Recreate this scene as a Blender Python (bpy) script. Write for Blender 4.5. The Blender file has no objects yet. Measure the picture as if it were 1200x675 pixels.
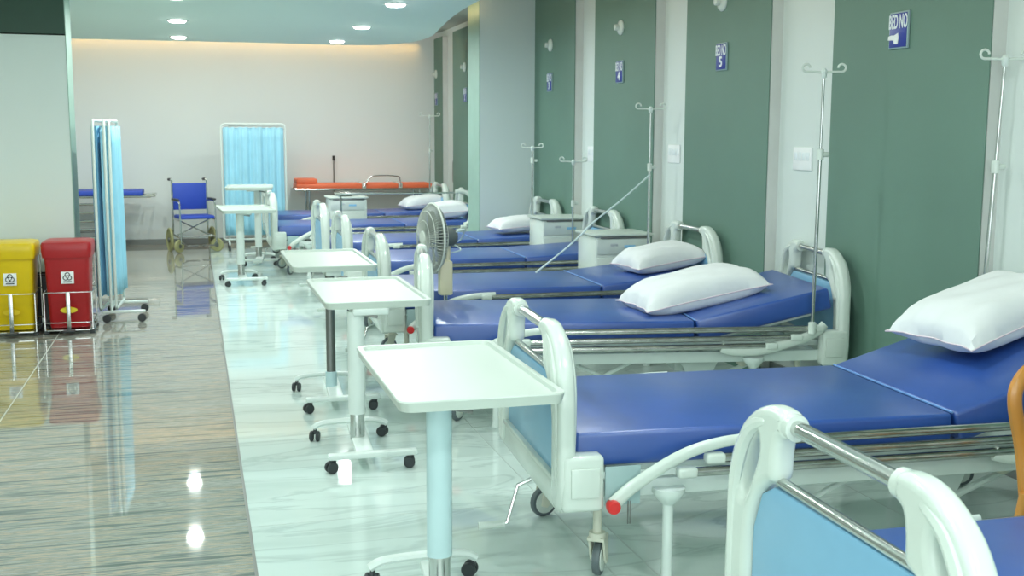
import bpy, bmesh, math, random
from mathutils import Vector, Matrix
R = math.radians
PI = math.pi
COL = bpy.context.scene.collection
random.seed(7)

# ------------------------------------------------------------------ materials
MATS = {}
def nodes_of(name):
    m = bpy.data.materials.new(name); m.use_nodes = True
    nt = m.node_tree; b = nt.nodes['Principled BSDF']
    return m, nt, b
def mat(name, col, rough=.4, metal=0., noise=.03, nscale=6., bump=0., bscale=40., coat=0., spec=.5, trans=0., stretch=None):
    m, nt, b = nodes_of(name)
    tc = nt.nodes.new('ShaderNodeTexCoord')
    n = nt.nodes.new('ShaderNodeTexNoise'); n.inputs['Scale'].default_value = nscale; n.inputs['Detail'].default_value = 3
    if stretch:
        mp = nt.nodes.new('ShaderNodeMapping'); mp.inputs['Scale'].default_value = stretch
        nt.links.new(tc.outputs['Object'], mp.inputs['Vector']); nt.links.new(mp.outputs['Vector'], n.inputs['Vector'])
    else:
        nt.links.new(tc.outputs['Object'], n.inputs['Vector'])
    r = nt.nodes.new('ShaderNodeValToRGB')
    lo = [max(0, c * (1 - noise)) for c in col]; hi = [min(1, c * (1 + noise)) for c in col]
    r.color_ramp.elements[0].position = .3; r.color_ramp.elements[1].position = .7
    r.color_ramp.elements[0].color = (*lo, 1); r.color_ramp.elements[1].color = (*hi, 1)
    nt.links.new(n.outputs['Fac'], r.inputs['Fac']); nt.links.new(r.outputs['Color'], b.inputs['Base Color'])
    b.inputs['Roughness'].default_value = rough; b.inputs['Metallic'].default_value = metal
    b.inputs['Specular IOR Level'].default_value = spec
    if coat: b.inputs['Coat Weight'].default_value = coat; b.inputs['Coat Roughness'].default_value = .1 if rough < .36 else .28
    if trans: b.inputs['Transmission Weight'].default_value = trans
    if bump:
        n2 = nt.nodes.new('ShaderNodeTexNoise'); n2.inputs['Scale'].default_value = bscale
        nt.links.new(tc.outputs['Object'], n2.inputs['Vector'])
        bp = nt.nodes.new('ShaderNodeBump'); bp.inputs['Strength'].default_value = bump; bp.inputs['Distance'].default_value = .01
        nt.links.new(n2.outputs['Fac'], bp.inputs['Height']); nt.links.new(bp.outputs['Normal'], b.inputs['Normal'])
    MATS[name] = m
    return m
def emit(name, col, s):
    m, nt, b = nodes_of(name)
    b.inputs['Base Color'].default_value = (*col, 1)
    b.inputs['Emission Color'].default_value = (*col, 1); b.inputs['Emission Strength'].default_value = s
    MATS[name] = m; return m

mat('white_plastic', (.66, .73, .67), .22, coat=.3, noise=.02)
mat('white_paint', (.70, .78, .74), .35, noise=.03)
mat('tray_plastic', (.56, .63, .57), .35, noise=.015)
mat('column_paint', (.50, .68, .70), .3, noise=.02)
mat('plate_teal', (.36, .50, .50), .35, noise=.06)
mat('blue_panel', (.22, .46, .66), .25, noise=.03)
mat('chrome', (.60, .62, .60), .18, 1., noise=.06, nscale=12)
mat('worn_chrome', (.50, .50, .47), .2, 1., noise=.25, nscale=5, stretch=(3, 12, 12))
mat('steel_dark', (.22, .23, .22), .35, .8)
mat('vinyl_blue', (.016, .075, .34), .38, noise=.10, nscale=3, bump=.12, bscale=7, spec=.9, coat=.4)
mat('seam_blue', (.16, .33, .68), .4)
mat('rubber_dark', (.035, .042, .045), .5)
mat('rubber_grey', (.12, .15, .16), .5)
mat('wheel_cream', (.72, .72, .60), .4)
mat('cream_plastic', (.70, .66, .47), .45)
mat('red_plastic', (.70, .03, .03), .3)
mat('bin_red', (.40, .010, .014), .32, noise=.08)
mat('bin_yellow', (.74, .52, .0), .32, noise=.06)
mat('black_plastic', (.012, .013, .013), .4)
mat('pillow_cotton', (.80, .82, .82), .85, noise=.02, bump=.6, bscale=9)
mat('pillow_trim', (.74, .62, .66), .8)
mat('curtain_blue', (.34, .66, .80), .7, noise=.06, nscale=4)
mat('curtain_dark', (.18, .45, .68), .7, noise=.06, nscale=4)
mat('wheelchair_blue', (.025, .07, .45), .5)
mat('orange_mat', (.85, .17, .07), .45)
mat('orange_chair', (.52, .22, .035), .3, noise=.15, nscale=4, coat=.4)
mat('fan_grey', (.36, .39, .35), .45)
mat('fan_hub', (.62, .66, .60), .4)
mat('sign_blue', (.03, .05, .32), .3)
mat('sign_white', (.80, .86, .88), .4)
mat('sign_edge', (.30, .42, .44), .3)
mat('paper', (.88, .9, .9), .6)
mat('logo_blue', (.25, .55, .80), .4)
mat('logo_grey', (.50, .55, .55), .4)
mat('green_wall', (.128, .232, .182), .55, noise=.07, nscale=.9, bump=.03, bscale=60)
mat('green_dark', (.028, .075, .05), .5, noise=.08, nscale=1.)
mat('green_pale', (.30, .45, .38), .5, noise=.04)
mat('wall_white', (.70, .77, .74), .5, noise=.02, nscale=.7)
mat('wall_far', (.72, .775, .76), .55, noise=.02, nscale=.5)
mat('wall_grey', (.66, .75, .73), .55, noise=.02, nscale=.5)
mat('panel_edge', (.60, .62, .59), .5, noise=.03)
mat('ceiling_paint', (.74, .90, .83), .7, noise=.02, nscale=.3)
mat('ceiling_deep', (.42, .47, .42), .7)
mat('skirting', (.20, .22, .21), .3)
mat('tyre_olive', (.34, .34, .16), .5)
mat('cable_white', (.62, .74, .74), .4)
mat('fan_motor', (.10, .12, .12), .5)
mat('oval_yellow', (.80, .62, .02), .4)
emit('lamp_white', (1., 1., .98), 25)
emit('cove_amber', (1., .62, .18), 1.1)

def marble(name, brown):
    m, nt, b = nodes_of(name)
    tc = nt.nodes.new('ShaderNodeTexCoord')
    mp = nt.nodes.new('ShaderNodeMapping')
    L = nt.links.new
    L(tc.outputs['Object'], mp.inputs['Vector'])
    n = nt.nodes.new('ShaderNodeTexNoise'); L(mp.outputs['Vector'], n.inputs['Vector'])
    r = nt.nodes.new('ShaderNodeValToRGB'); L(n.outputs['Fac'], r.inputs['Fac'])
    cr = r.color_ramp
    # large scale second noise
    n2 = nt.nodes.new('ShaderNodeTexNoise'); n2.inputs['Scale'].default_value = 1.; n2.inputs['Detail'].default_value = 4
    mp2 = nt.nodes.new('ShaderNodeMapping'); L(tc.outputs['Object'], mp2.inputs['Vector']); L(mp2.outputs['Vector'], n2.inputs['Vector'])
    mx = nt.nodes.new('ShaderNodeMixRGB'); mx.blend_type = 'MULTIPLY'
    r2 = nt.nodes.new('ShaderNodeValToRGB'); L(n2.outputs['Fac'], r2.inputs['Fac'])
    L(r.outputs['Color'], mx.inputs['Color1']); L(r2.outputs['Color'], mx.inputs['Color2'])
    if brown:
        mp.inputs['Rotation'].default_value = (0, 0, R(3))
        mp.inputs['Scale'].default_value = (1.3, 22.0, 1)
        n.inputs['Scale'].default_value = 1.1; n.inputs['Detail'].default_value = 9; n.inputs['Roughness'].default_value = .64
        n.inputs['Distortion'].default_value = .3
        cr.elements[0].position = .30; cr.elements[0].color = (.09, .115, .105, 1)
        cr.elements[1].position = .80; cr.elements[1].color = (.48, .50, .44, 1)
        for p, c in ((.43, (.19, .215, .20)), (.47, (.32, .325, .295)), (.50, (.52, .42, .31)), (.525, (.22, .23, .21)), (.57, (.43, .43, .39)), (.61, (.19, .21, .195)), (.66, (.36, .37, .34))):
            e = cr.elements.new(p); e.color = (*c, 1)
        mp2.inputs['Scale'].default_value = (.5, 1.2, 1)
        r2.color_ramp.elements[0].position = .3; r2.color_ramp.elements[0].color = (.72, .82, .82, 1)
        r2.color_ramp.elements[1].position = .7; r2.color_ramp.elements[1].color = (1.05, 1.0, .92, 1)
        b.inputs['Roughness'].default_value = .035
    else:
        mp.inputs['Rotation'].default_value = (0, 0, R(-20))
        mp.inputs['Scale'].default_value = (.9, 3.2, 1)
        n.inputs['Scale'].default_value = .9; n.inputs['Detail'].default_value = 7; n.inputs['Distortion'].default_value = 1.4
        cr.elements[0].position = .25; cr.elements[0].color = (.56, .67, .63, 1)
        cr.elements[1].position = .62; cr.elements[1].color = (.69, .80, .76, 1)
        e = cr.elements.new(.46); e.color = (.66, .76, .72, 1)
        e = cr.elements.new(.49); e.color = (.54, .64, .61, 1)
        e = cr.elements.new(.52); e.color = (.67, .78, .74, 1)
        r2.color_ramp.elements[0].color = (.93, .95, .95, 1); r2.color_ramp.elements[1].color = (1, 1, 1, 1)
        b.inputs['Roughness'].default_value = .06
    b.inputs['Specular IOR Level'].default_value = .75
    L(mx.outputs['Color'], b.inputs['Base Color'])
    MATS[name] = m
marble('marble_brown', True); marble('marble_white', False)
mat('grout', (.44, .51, .48), .5)
mat('grout_pale', (.50, .52, .47), .4)
mat('grout_dark', (.17, .18, .16), .4)

# ------------------------------------------------------------------ mesh builder
class MB:
    def __init__(s): s.bm = bmesh.new()
    def box(s, c, size, bevel=0., segs=2, rot=None):
        g = bmesh.ops.create_cube(s.bm, size=1.)
        vs = g['verts']
        M = Matrix.Translation(c) @ (rot if rot else Matrix.Identity(4)) @ Matrix.Diagonal((*size, 1))
        bmesh.ops.transform(s.bm, matrix=M, verts=vs)
        if bevel:
            es = set(e for v in vs for e in v.link_edges)
            bmesh.ops.bevel(s.bm, geom=list(es), offset=bevel, segments=segs, affect='EDGES', profile=.5)
        return s
    def tube(s, pts, r, segs=10, closed=False, flat=1., up=None, caps=True, radii=None):
        pts = [Vector(p) for p in pts]; n = len(pts); rings = []
        prev = None
        for i, p in enumerate(pts):
            if closed: t = pts[(i+1) % n] - pts[i-1]
            elif i == 0: t = pts[1]-pts[0]
            elif i == n-1: t = pts[-1]-pts[-2]
            else: t = (pts[i+1]-pts[i]).normalized() + (pts[i]-pts[i-1]).normalized()
            t.normalize()
            if up is not None: a = Vector(up)
            elif prev is not None: a = prev
            else: a = Vector((0, 0, 1)) if abs(t.z) < .9 else Vector((1, 0, 0))
            x = a - t * a.dot(t)
            if x.length < 1e-5: x = t.orthogonal()
            x.normalize(); prev = x; y = t.cross(x)
            rr = radii[i] if radii else r
            k = 1.
            if 0 < i < n-1 and not closed:
                d = (pts[i+1]-pts[i]).normalized().dot(t); k = 1/max(.6, d)
            rings.append([s.bm.verts.new(p + x*math.cos(2*PI*j/segs)*rr + y*math.sin(2*PI*j/segs)*rr*flat) for j in range(segs)])
        m = n if closed else n-1
        for i in range(m):
            a, b = rings[i], rings[(i+1) % n]
            for j in range(segs):
                s.bm.faces.new((a[j], a[(j+1) % segs], b[(j+1) % segs], b[j]))
        if caps and not closed:
            s.bm.faces.new(list(reversed(rings[0]))); s.bm.faces.new(rings[-1])
        return s
    def lathe(s, prof, c=(0, 0, 0), axis='z', segs=24):
        c = Vector(c); rings = []
        for (r, h) in prof:
            ring = []
            for j in range(segs):
                a = 2*PI*j/segs; u, v = r*math.cos(a), r*math.sin(a)
                p = {'z': (u, v, h), 'x': (h, u, v), 'y': (v, h, u)}[axis]
                ring.append(s.bm.verts.new(c + Vector(p)))
            rings.append(ring)
        for i in range(len(rings)-1):
            a, b = rings[i], rings[i+1]
            for j in range(segs):
                s.bm.faces.new((a[j], a[(j+1) % segs], b[(j+1) % segs], b[j]))
        s.bm.faces.new(list(reversed(rings[0]))); s.bm.faces.new(rings[-1])
        return s
    def prism(s, poly, d0, d1, plane='yz', bevel=0.):
        """poly 2-D points extruded between d0 and d1 along the missing axis"""
        def P(u, v, d): return {'yz': (d, u, v), 'xz': (u, d, v), 'xy': (u, v, d)}[plane]
        a = [s.bm.verts.new(P(u, v, d0)) for u, v in poly]; b = [s.bm.verts.new(P(u, v, d1)) for u, v in poly]
        n = len(poly); fs = [s.bm.faces.new(a), s.bm.faces.new(b)]
        for i in range(n): fs.append(s.bm.faces.new((a[i], a[(i+1) % n], b[(i+1) % n], b[i])))
        if bevel:
            es = set(e for f in fs[:2] for e in f.edges)
            bmesh.ops.bevel(s.bm, geom=list(es), offset=bevel, segments=2, affect='EDGES', profile=.5)
        return s
    def mesh(s, name, m, smooth=True):
        bmesh.ops.recalc_face_normals(s.bm, faces=s.bm.faces)
        me = bpy.data.meshes.new(name); s.bm.to_mesh(me); s.bm.free()
        me.materials.append(MATS[m])
        if smooth:
            me.polygons.foreach_set('use_smooth', [True]*len(me.polygons))
            try: me.set_sharp_from_angle(angle=R(38))
            except Exception: pass
        return me

def link(name, me, parent=None, loc=None, rot=None):
    o = bpy.data.objects.new(name, me); COL.objects.link(o)
    if parent: o.parent = parent
    if loc: o.location = loc
    if rot: o.rotation_euler = rot
    return o
def part(name, mb, m, parent=None, loc=None, rot=None, smooth=True):
    return link(name, mb.mesh(name, m, smooth), parent, loc, rot)
def thing(name, label, cat, loc=(0, 0, 0), rotz=0, group=None):
    o = bpy.data.objects.new(name, None); COL.objects.link(o)
    o.empty_display_size = .1
    o.location = loc; o.rotation_euler = (0, 0, rotz)
    return tag(o, label, cat, group)
def tag(o, label, cat, group=None):
    o['label'] = label; o['category'] = cat
    if group: o['group'] = group
    return o
def struct(name, mb, m, smooth=False):
    o = part(name, mb, m, smooth=smooth); o['kind'] = 'structure'; return o
def copy_tree(src, parent=None):
    c = src.copy(); COL.objects.link(c)
    if parent: c.parent = parent
    for ch in list(src.children): copy_tree(ch, c)
    return c
def rrect(w, h, r, n=5, cx=0, cy=0):
    pts = []
    for (sx, sy, a0) in ((1, 1, 0), (-1, 1, 90), (-1, -1, 180), (1, -1, 270)):
        for i in range(n+1):
            a = R(a0 + 90*i/n)
            pts.append((cx + sx*(w/2-r) + r*math.cos(a), cy + sy*(h/2-r) + r*math.sin(a)))
    return pts
def smooth_path(ctrl, n=6, closed=False):
    """Catmull-Rom through control points"""
    P = [Vector(p) for p in ctrl]; out = []; N = len(P)
    for i in range(N if closed else N-1):
        if closed: p0, p1, p2, p3 = P[i-1], P[i], P[(i+1) % N], P[(i+2) % N]
        else: p0, p1, p2, p3 = P[max(0, i-1)], P[i], P[i+1], P[min(N-1, i+2)]
        for k in range(n):
            t = k/n
            out.append(.5*((2*p1)+(-p0+p2)*t+(2*p0-5*p1+4*p2-p3)*t*t+(-p0+3*p1-3*p2+p3)*t**3))
    if not closed: out.append(P[-1])
    return out

# ------------------------------------------------------------------ the room
GX, WX, FY = 3.54, 3.62, 17.0            # green panel face, white wall face, far wall
XB = .17                                 # seam between the two floors
XL, YB = -4.6, -3.2
FL = MB(); FL.box(((XL+XB)/2, (YB+FY)/2, -.05), (XB-XL, FY-YB, .1)); struct('floor', FL, 'marble_brown')
FL = MB(); FL.box(((XB+4)/2, (YB+FY)/2, -.05), (4-XB, FY-YB, .1)); struct('floor_white', FL, 'marble_white').name = 'floor'
g = MB()
g.box((XB, (YB+FY)/2, .0003), (.012, FY-YB, .001)); struct('trim_1', g, 'grout_dark')
g = MB(); g.box((-1.07, (YB+FY)/2, .0003), (.008, FY-YB, .001))
struct('trim_2', g, 'grout_pale')
g = MB()
for x in (1.41, 1.56, 2.8): g.box((x, (YB+FY)/2, .0003), (.006, FY-YB, .001))
for y in (.6, 1.9, 3.2, 4.5, 5.8, 7.1, 8.4, 9.7, 11.0, 12.3, 13.6, 14.9, 16.2): g.box(((XB+WX)/2, y, .0003), (WX-XB, .0035, .001))
struct('trim_3', g, 'grout')

w = MB(); w.box((WX+.1, (YB+FY)/2, 1.6), (.2, FY-YB, 3.2)); struct('wall_right', w, 'wall_white')
w = MB(); w.box(((XL+WX)/2, FY+.1, 1.6), (WX-XL+.4, .2, 3.2)); struct('wall_far', w, 'wall_far')
w = MB(); w.box((XL-.1, (YB+FY)/2, 1.6), (.2, FY-YB, 3.2)); struct('wall_left', w, 'wall_white')
# green raised panels with pale returns
TOPZ = 3.0
panels = [(-.1, 1.3), (2.1, 3.66), (4.50, 5.84), (6.58, 7.86), (8.46, 9.86), (10.42, 11.74), (15.7, 14.3), (16.42, 17.0)]
k = 0
for (a, b) in panels:
    if a > b: a, b = 14.2, 15.72
    k += 1
    w = MB(); w.box(((GX+WX)/2+.002, (a+b)/2, 1.5), (WX-GX-.004, b-a, 3.0)); struct('trim_%d' % (10+k), w, 'panel_edge')
    w = MB(); w.box((GX-.002, (a+b)/2, 1.5), (.006, b-a, 3.0)); struct('wall_right_panel', w, 'green_wall').name = 'wall_green_%d' % k
# column with pale green aisle face
w = MB(); w.box(((2.93+WX)/2, 11.99, 1.6), (WX-2.93, .50, 3.2)); struct('wall_column', w, 'wall_grey')
w = MB(); w.box((2.927, 11.99, 1.6), (.006, .50, 3.2)); struct('wall_column_side', w, 'green_pale')
# stub wall on the left with dark green band
w = MB(); w.box(((XL-.97)/2, 10.2, 1.18), (-.97-XL, .42, 2.36)); struct('wall_stub', w, 'wall_white')
w = MB(); w.box(((XL-.97)/2, 10.2, 2.62), (-.97-XL, .44, .5)); struct('wall_stub_band', w, 'green_dark')
w = MB(); w.box((-.966, 10.2, 1.42), (.006, .425, 2.84)); struct('trim_4', w, 'green_pale')
# skirting
w = MB(); w.box(((XL+WX)/2, FY-.008, .04), (WX-XL, .016, .08)); struct('baseboard_far', w, 'skirting')
w = MB(); w.box((WX-.008, (YB+FY)/2, .05), (.016, FY-YB, .10)); struct('baseboard_right', w, 'skirting')
# ceiling: dropped slab with curved outline, deeper slab over the coves
CZ = 2.71
out = [(XL, YB), (2.45, YB)]
for (x, y) in ((2.43, 3), (2.42, 6), (2.40, 8.5), (2.40, 9.8), (2.46, 10.9), (2.60, 12.2), (2.70, 13.1), (2.66, 13.9), (2.42, 14.5), (2.10, 14.72), (1.6, 14.75), (1.0, 14.72), (-1.0, 14.8), (XL, 14.9)):
    out.append((x, y))
w = MB()
bm = w.bm
sp = [Vector((x, y, 0)) for x, y in out]
mid = smooth_path([Vector((x, y, 0)) for x, y in out[2:]], 5)
poly = [(XL, YB), (2.45, YB)] + [(p.x, p.y) for p in mid]
w.prism(poly, CZ, CZ+.12, 'xy'); struct('ceiling', w, 'ceiling_paint')
w = MB(); w.box(((XL+WX)/2, (YB+FY)/2, 3.15), (WX-XL+.4, FY-YB+.4, .1)); struct('ceiling_upper', w, 'ceiling_deep').name = 'ceiling'
# warm cove strips lying on top of the dropped slab edge
inner = [Vector((p.x-.06, p.y-.05, CZ+.14)) for p in mid[2:-2]]
w = MB(); w.tube(inner, .012, 6); struct('trim_5', w, 'cove_amber')

# downlights
def downlight(x, y, label, first=[None]):
    if first[0] is None:
        t = thing('ceiling_downlight', label, 'ceiling light', (x, y, CZ), 0, 'round recessed ceiling lights')
        part('trim_ring', MB().lathe([(.085, -.001), (.105, -.001), (.105, -.008), (.088, -.010)]), 'white_plastic', t)
        part('diffuser', MB().lathe([(.001, -.004), (.086, -.004), (.086, -.012), (.07, -.024), (.001, -.027)]), 'lamp_white', t)
        first[0] = t
    else:
        t = copy_tree(first[0]); t.location = (x, y, CZ); t['label'] = label
    return t
seen = {(-.11, 12.1): 'round white ceiling light on the left, the nearer of the left pair in view',
        (-.12, 14.1): 'round white ceiling light on the left, just before the far wall',
        (1.75, 10.05): 'round white ceiling light at the top edge of the photo, nearest of the right row',
        (1.76, 12.2): 'round white ceiling light, middle one of the right row',
        (1.73, 14.1): 'round white ceiling light in the right row, closest to the far wall'}
for (x, y), lb in seen.items(): downlight(x, y, lb)
for y in (8.0, 5.9, 3.8, 1.7, -.4):
    for x in (-.11, 1.75): downlight(x, y, 'round ceiling light seen only as a reflection in the polished floor')
downlight(-.11, 10.05, 'round ceiling light seen only as a reflection in the polished floor')

def area(x, y, z, sx, sy, power, col=(.93, 1., .98), rot=(0, 0, 0), spread=None):
    d = bpy.data.lights.new('light', 'AREA'); d.shape = 'RECTANGLE'; d.size = sx; d.size_y = sy; d.energy = power; d.color = col
    if spread: d.spread = spread
    o = bpy.data.objects.new('light', d); COL.objects.link(o); o.location = (x, y, z); o.rotation_euler = rot
    return o
LP = 1.0
for y in (-.4, 1.7, 3.8, 5.9, 8.0, 10.05, 12.1, 14.1):
    for x in (-2.6, -.11, 1.75):
        if x < -2 and y > 9: pass
        d = bpy.data.lights.new('light', 'AREA'); d.shape = 'DISK'; d.size = .125; d.energy = (14. if y < 9 else 23.)*LP; d.color = (.92, 1., .97)
        o = bpy.data.objects.new('light', d); COL.objects.link(o); o.location = (x, y, CZ-.030)
# warm cove lights by the dropped slab, aimed at the walls, plus a white fill
area(.4, 15.02, 2.86, 5.4, .05, 6, (1., .66, .32), (R(100), 0, 0)); area(.4, 16.955, 3.0, 5.8, .02, 7, (1., .55, .14), (0, 0, 0), R(70))
area(.4, 15.02, 2.80, 5.4, .08, 24, (.98, 1., .97), (R(50), 0, 0))  # added white fill that brightens the far wall, not part of the cove lighting
area(2.78, 12.9, 2.90, .05, 3.0, 2.5, (1., .72, .35), (0, R(-100), 0))
area(2.50, 5.0, 2.90, .05, 11.0, 14, (1., .85, .6), (0, R(-95), 0))
# added soft front fill behind the camera
area(-.5, -2.6, 1.6, 5.5, 2.2, 90*LP, (.90, .98, 1.), (R(-90), 0, 0)).rotation_euler = (R(90), 0, 0)
wd = bpy.data.worlds.new('world'); bpy.context.scene.world = wd; wd.use_nodes = True
wd.node_tree.nodes['Background'].inputs[0].default_value = (.80, .93, .95, 1); wd.node_tree.nodes['Background'].inputs[1].default_value = 1.0

# ------------------------------------------------------------------ bed
BL = 2.30; BW = .47          # board to board length, half width
MT, MBOT = .565, .445        # mattress top / bottom
def flat_outline(loops, depth, bevel):
    """closed outlines (first outer, rest holes) filled, thickened and rounded; returned in the x=0 plane"""
    cu = bpy.data.curves.new('outline', 'CURVE'); cu.dimensions = '2D'; cu.fill_mode = 'BOTH'
    cu.extrude = max(0., depth/2-bevel); cu.bevel_depth = bevel; cu.bevel_resolution = 3; cu.offset = -bevel
    for lp in loops:
        sp = cu.splines.new('POLY'); sp.points.add(len(lp)-1); sp.use_cyclic_u = True
        for p, (u, v) in zip(sp.points, lp): p.co = (u, v, 0, 1)
    tmp = bpy.data.objects.new('tmp', cu); COL.objects.link(tmp)
    dg = bpy.context.evaluated_depsgraph_get(); me = bpy.data.meshes.new_from_object(tmp.evaluated_get(dg))
    bpy.data.objects.remove(tmp)
    me.transform(Matrix(((0, 0, 1, 0), (1, 0, 0, 0), (0, 1, 0, 0), (0, 0, 0, 1))))
    return me
def side_frame(mb, s):
    """one white moulded end of a board, with the small grip hole under its arch"""
    o = [(.505, .32), (.508, .60), (.500, .69), (.476, .77), (.435, .835), (.375, .88), (.31, .905), (.25, .908), (.222, .90), (.216, .875), (.222, .85), (.245, .838), (.256, .80), (.262, .745), (.30, .728), (.345, .69), (.378, .63), (.392, .55), (.40, .32)]
    o = smooth_path([(a, b, 0) for a, b in o], 3, True)
    h = smooth_path([(a, b, 0) for a, b in ((.352, .835), (.392, .80), (.425, .745), (.437, .69), (.425, .662), (.40, .675), (.366, .735), (.34, .795))], 3, True)
    me = flat_outline([[(s*p.x, p.y) for p in o], [(s*p.x, p.y) for p in h]], .062, .022)
    mb.bm.from_mesh(me); bpy.data.meshes.remove(me)
    mb.tube([(0, s*.27, .875), (0, s*.205, .875)], .030, 14)
    # raised ridge along the outer limb
    ridge = smooth_path([(-.024, s*.468, .36), (-.024, s*.468, .62), (-.024, s*.445, .745), (-.024, s*.385, .835), (-.024, s*.30, .872)], 5)
    rr = [.004+.016*math.sin(PI*i/(len(ridge)-1))**.5 for i in range(len(ridge))]
    mb.tube(ridge, .020, 8, radii=rr); mb.tube([(-p[0], p[1], p[2]) for p in ridge], .020, 8, radii=rr)

def build_board(root, x, flip, name):
    m = MB()
    for s in (1, -1): side_frame(m, s)
    # bottom rail and lip
    m.box((0, 0, .335), (.045, .90, .10), .012)
    m.box((0, 0, .39), (.06, .82, .02), .006)
    f = part(name, m, 'white_plastic', root, (x, 0, 0), (0, 0, PI if flip else 0))
    f.scale = (1, 1, 1.035 if flip else 1.022)
    pan = MB(); pan.prism([(-.39, .39), (.39, .39), (.385, .60), (.345, .69), (.285, .722), (-.285, .722), (-.345, .69), (-.385, .60)], -.011, .011, 'yz', .004)
    part('panel', pan, 'blue_panel', f)
    part('panel_rail', MB().tube([(0, -.275, .737), (0, .275, .737)], .0125, 12), 'chrome', f)
    part('grip_rail', MB().tube([(0, -.245, .875), (0, .245, .875)], .0185, 14), 'chrome', f)
    for s in (1, -1):
        b = MB(); d = 1
        b.box((d*.055, s*.475, .395), (.145, .085, .19), .016, 3)
        b.box((d*.06, s*.52, .40), (.10, .012, .10), .004)
        part('corner_guard', b, 'white_plastic', f)
    return f

def caster(root, x, y, r=.062, yaw=0.):
    t = MB()
    t.tube([(0, 0, .32), (0, 0, 2*r+.03)], .016, 10)
    t.lathe([(.03, 2*r+.045), (.03, 2*r+.025), (.02, 2*r+.02)], segs=14)
    ox = .03
    for s in (1, -1):
        t.prism([(-.02, 2*r+.03), (.045, 2*r+.03), (ox+.028, r-.01), (ox, r-.02), (ox-.02, r)], s*.026-.004, s*.026+.004, 'xz', .002)
    t.box((.01, 0, 2*r+.022), (.075, .064, .014), .004)
    c = part('caster', t, 'wheel_cream', root, (x, y, 0), (0, 0, yaw))
    wv = MB().lathe([(r*.78, -.014), (r*.95, -.013), (r, -.006), (r, .006), (r*.95, .013), (r*.78, .014)], (ox, 0, r), 'y', 20)
    part('tyre', wv, 'rubber_grey', c)
    hb = MB().lathe([(.006, -.022), (.014, -.021), (r*.74, -.017), (r*.79, -.012), (r*.79, .012), (r*.74, .017), (.014, .021), (.006, .022)], (ox, 0, r), 'y', 20)
    part('wheel_disc', hb, 'white_plastic', c)
    return c

def mattress(root, fold, ang, dip=0.):
    """segmented vinyl mattress: flat foot half, head half tilted by ang"""
    W = .455; T = MT-MBOT
    def slab(x0, x1, z0, a, nm, first):
        m = MB(); L = x1-x0
        m.box((L/2, 0, -T/2), (L-.004, 2*W, T), .016, 3)
        # gentle softening of the top
        o = part(nm, m, 'vinyl_blue', first, (x0, 0, z0), (0, -a, 0)); return o
    m = MB(); m.box((fold/2+.02, 0, -T/2), (fold-.044, 2*W, T), .016, 3)
    base = part('mattress', m, 'vinyl_blue', root, (.0, 0, MT))
    L2 = BL-.06-fold
    m = MB(); m.box((L2/2, 0, -T/2), (L2-.004, 2*W, T), .016, 3)
    part('backrest_cushion', m, 'vinyl_blue', base, (fold+.0, 0, 0), (0, -ang, 0))
    m = MB(); m.tube([(fold, -W+.01, .001), (fold, W-.01, .001)], .0045, 6)
    part('seam', m, 'seam_blue', base)
    return base

def rail_set(root, s):
    """folded side rail on the side y = s*.5: three chrome tubes, white arms, sockets"""
    y = s*.515
    m = MB()
    path = smooth_path([(.16, y, .33), (.24, y, .395), (.40, y, .485), (.55, y, .525), (.72, y, .535)], 6)
    m.tube(path, .023, 10, flat=.55, up=(0, 0, 1), radii=[.026-.008*i/(len(path)-1) for i in range(len(path))])
    rl = part('side_rail', m, 'white_plastic', root)
    for z, x0, x1 in ((.525, .66, 2.14), (.475, .52, 2.02), (.430, .42, 1.88)):
        part('rail_tube', MB().tube([(x0, y, z-.005), (x1, y, z)], .0165, 12), 'worn_chrome', rl)
        for xs, zs in ((x0, z-.004), (x1, z)): part('rail_socket', MB().box((xs, y, zs), (.072, .044, .038), .012, 3), 'white_plastic', rl)
    m = MB()
    path = smooth_path([(1.60, y, .425), (1.68, y, .405), (1.82, y, .405), (2.0, y, .45), (2.13, y, .50), (2.18, y, .545)], 6)
    m.tube(path, .026, 10, flat=.55, up=(0, 0, 1)); part('rail_arm', m, 'white_plastic', rl)
    part('release_button', MB().lathe([(.004, -.034), (.020, -.033), (.024, -.026), (.024, -.01), (.02, .01)] if s < 0 else [(.02, -.01), (.024, .01), (.024, .026), (.020, .033), (.004, .034)], (.155, y, .325), 'y', 16), 'red_plastic', rl)
    return rl

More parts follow.
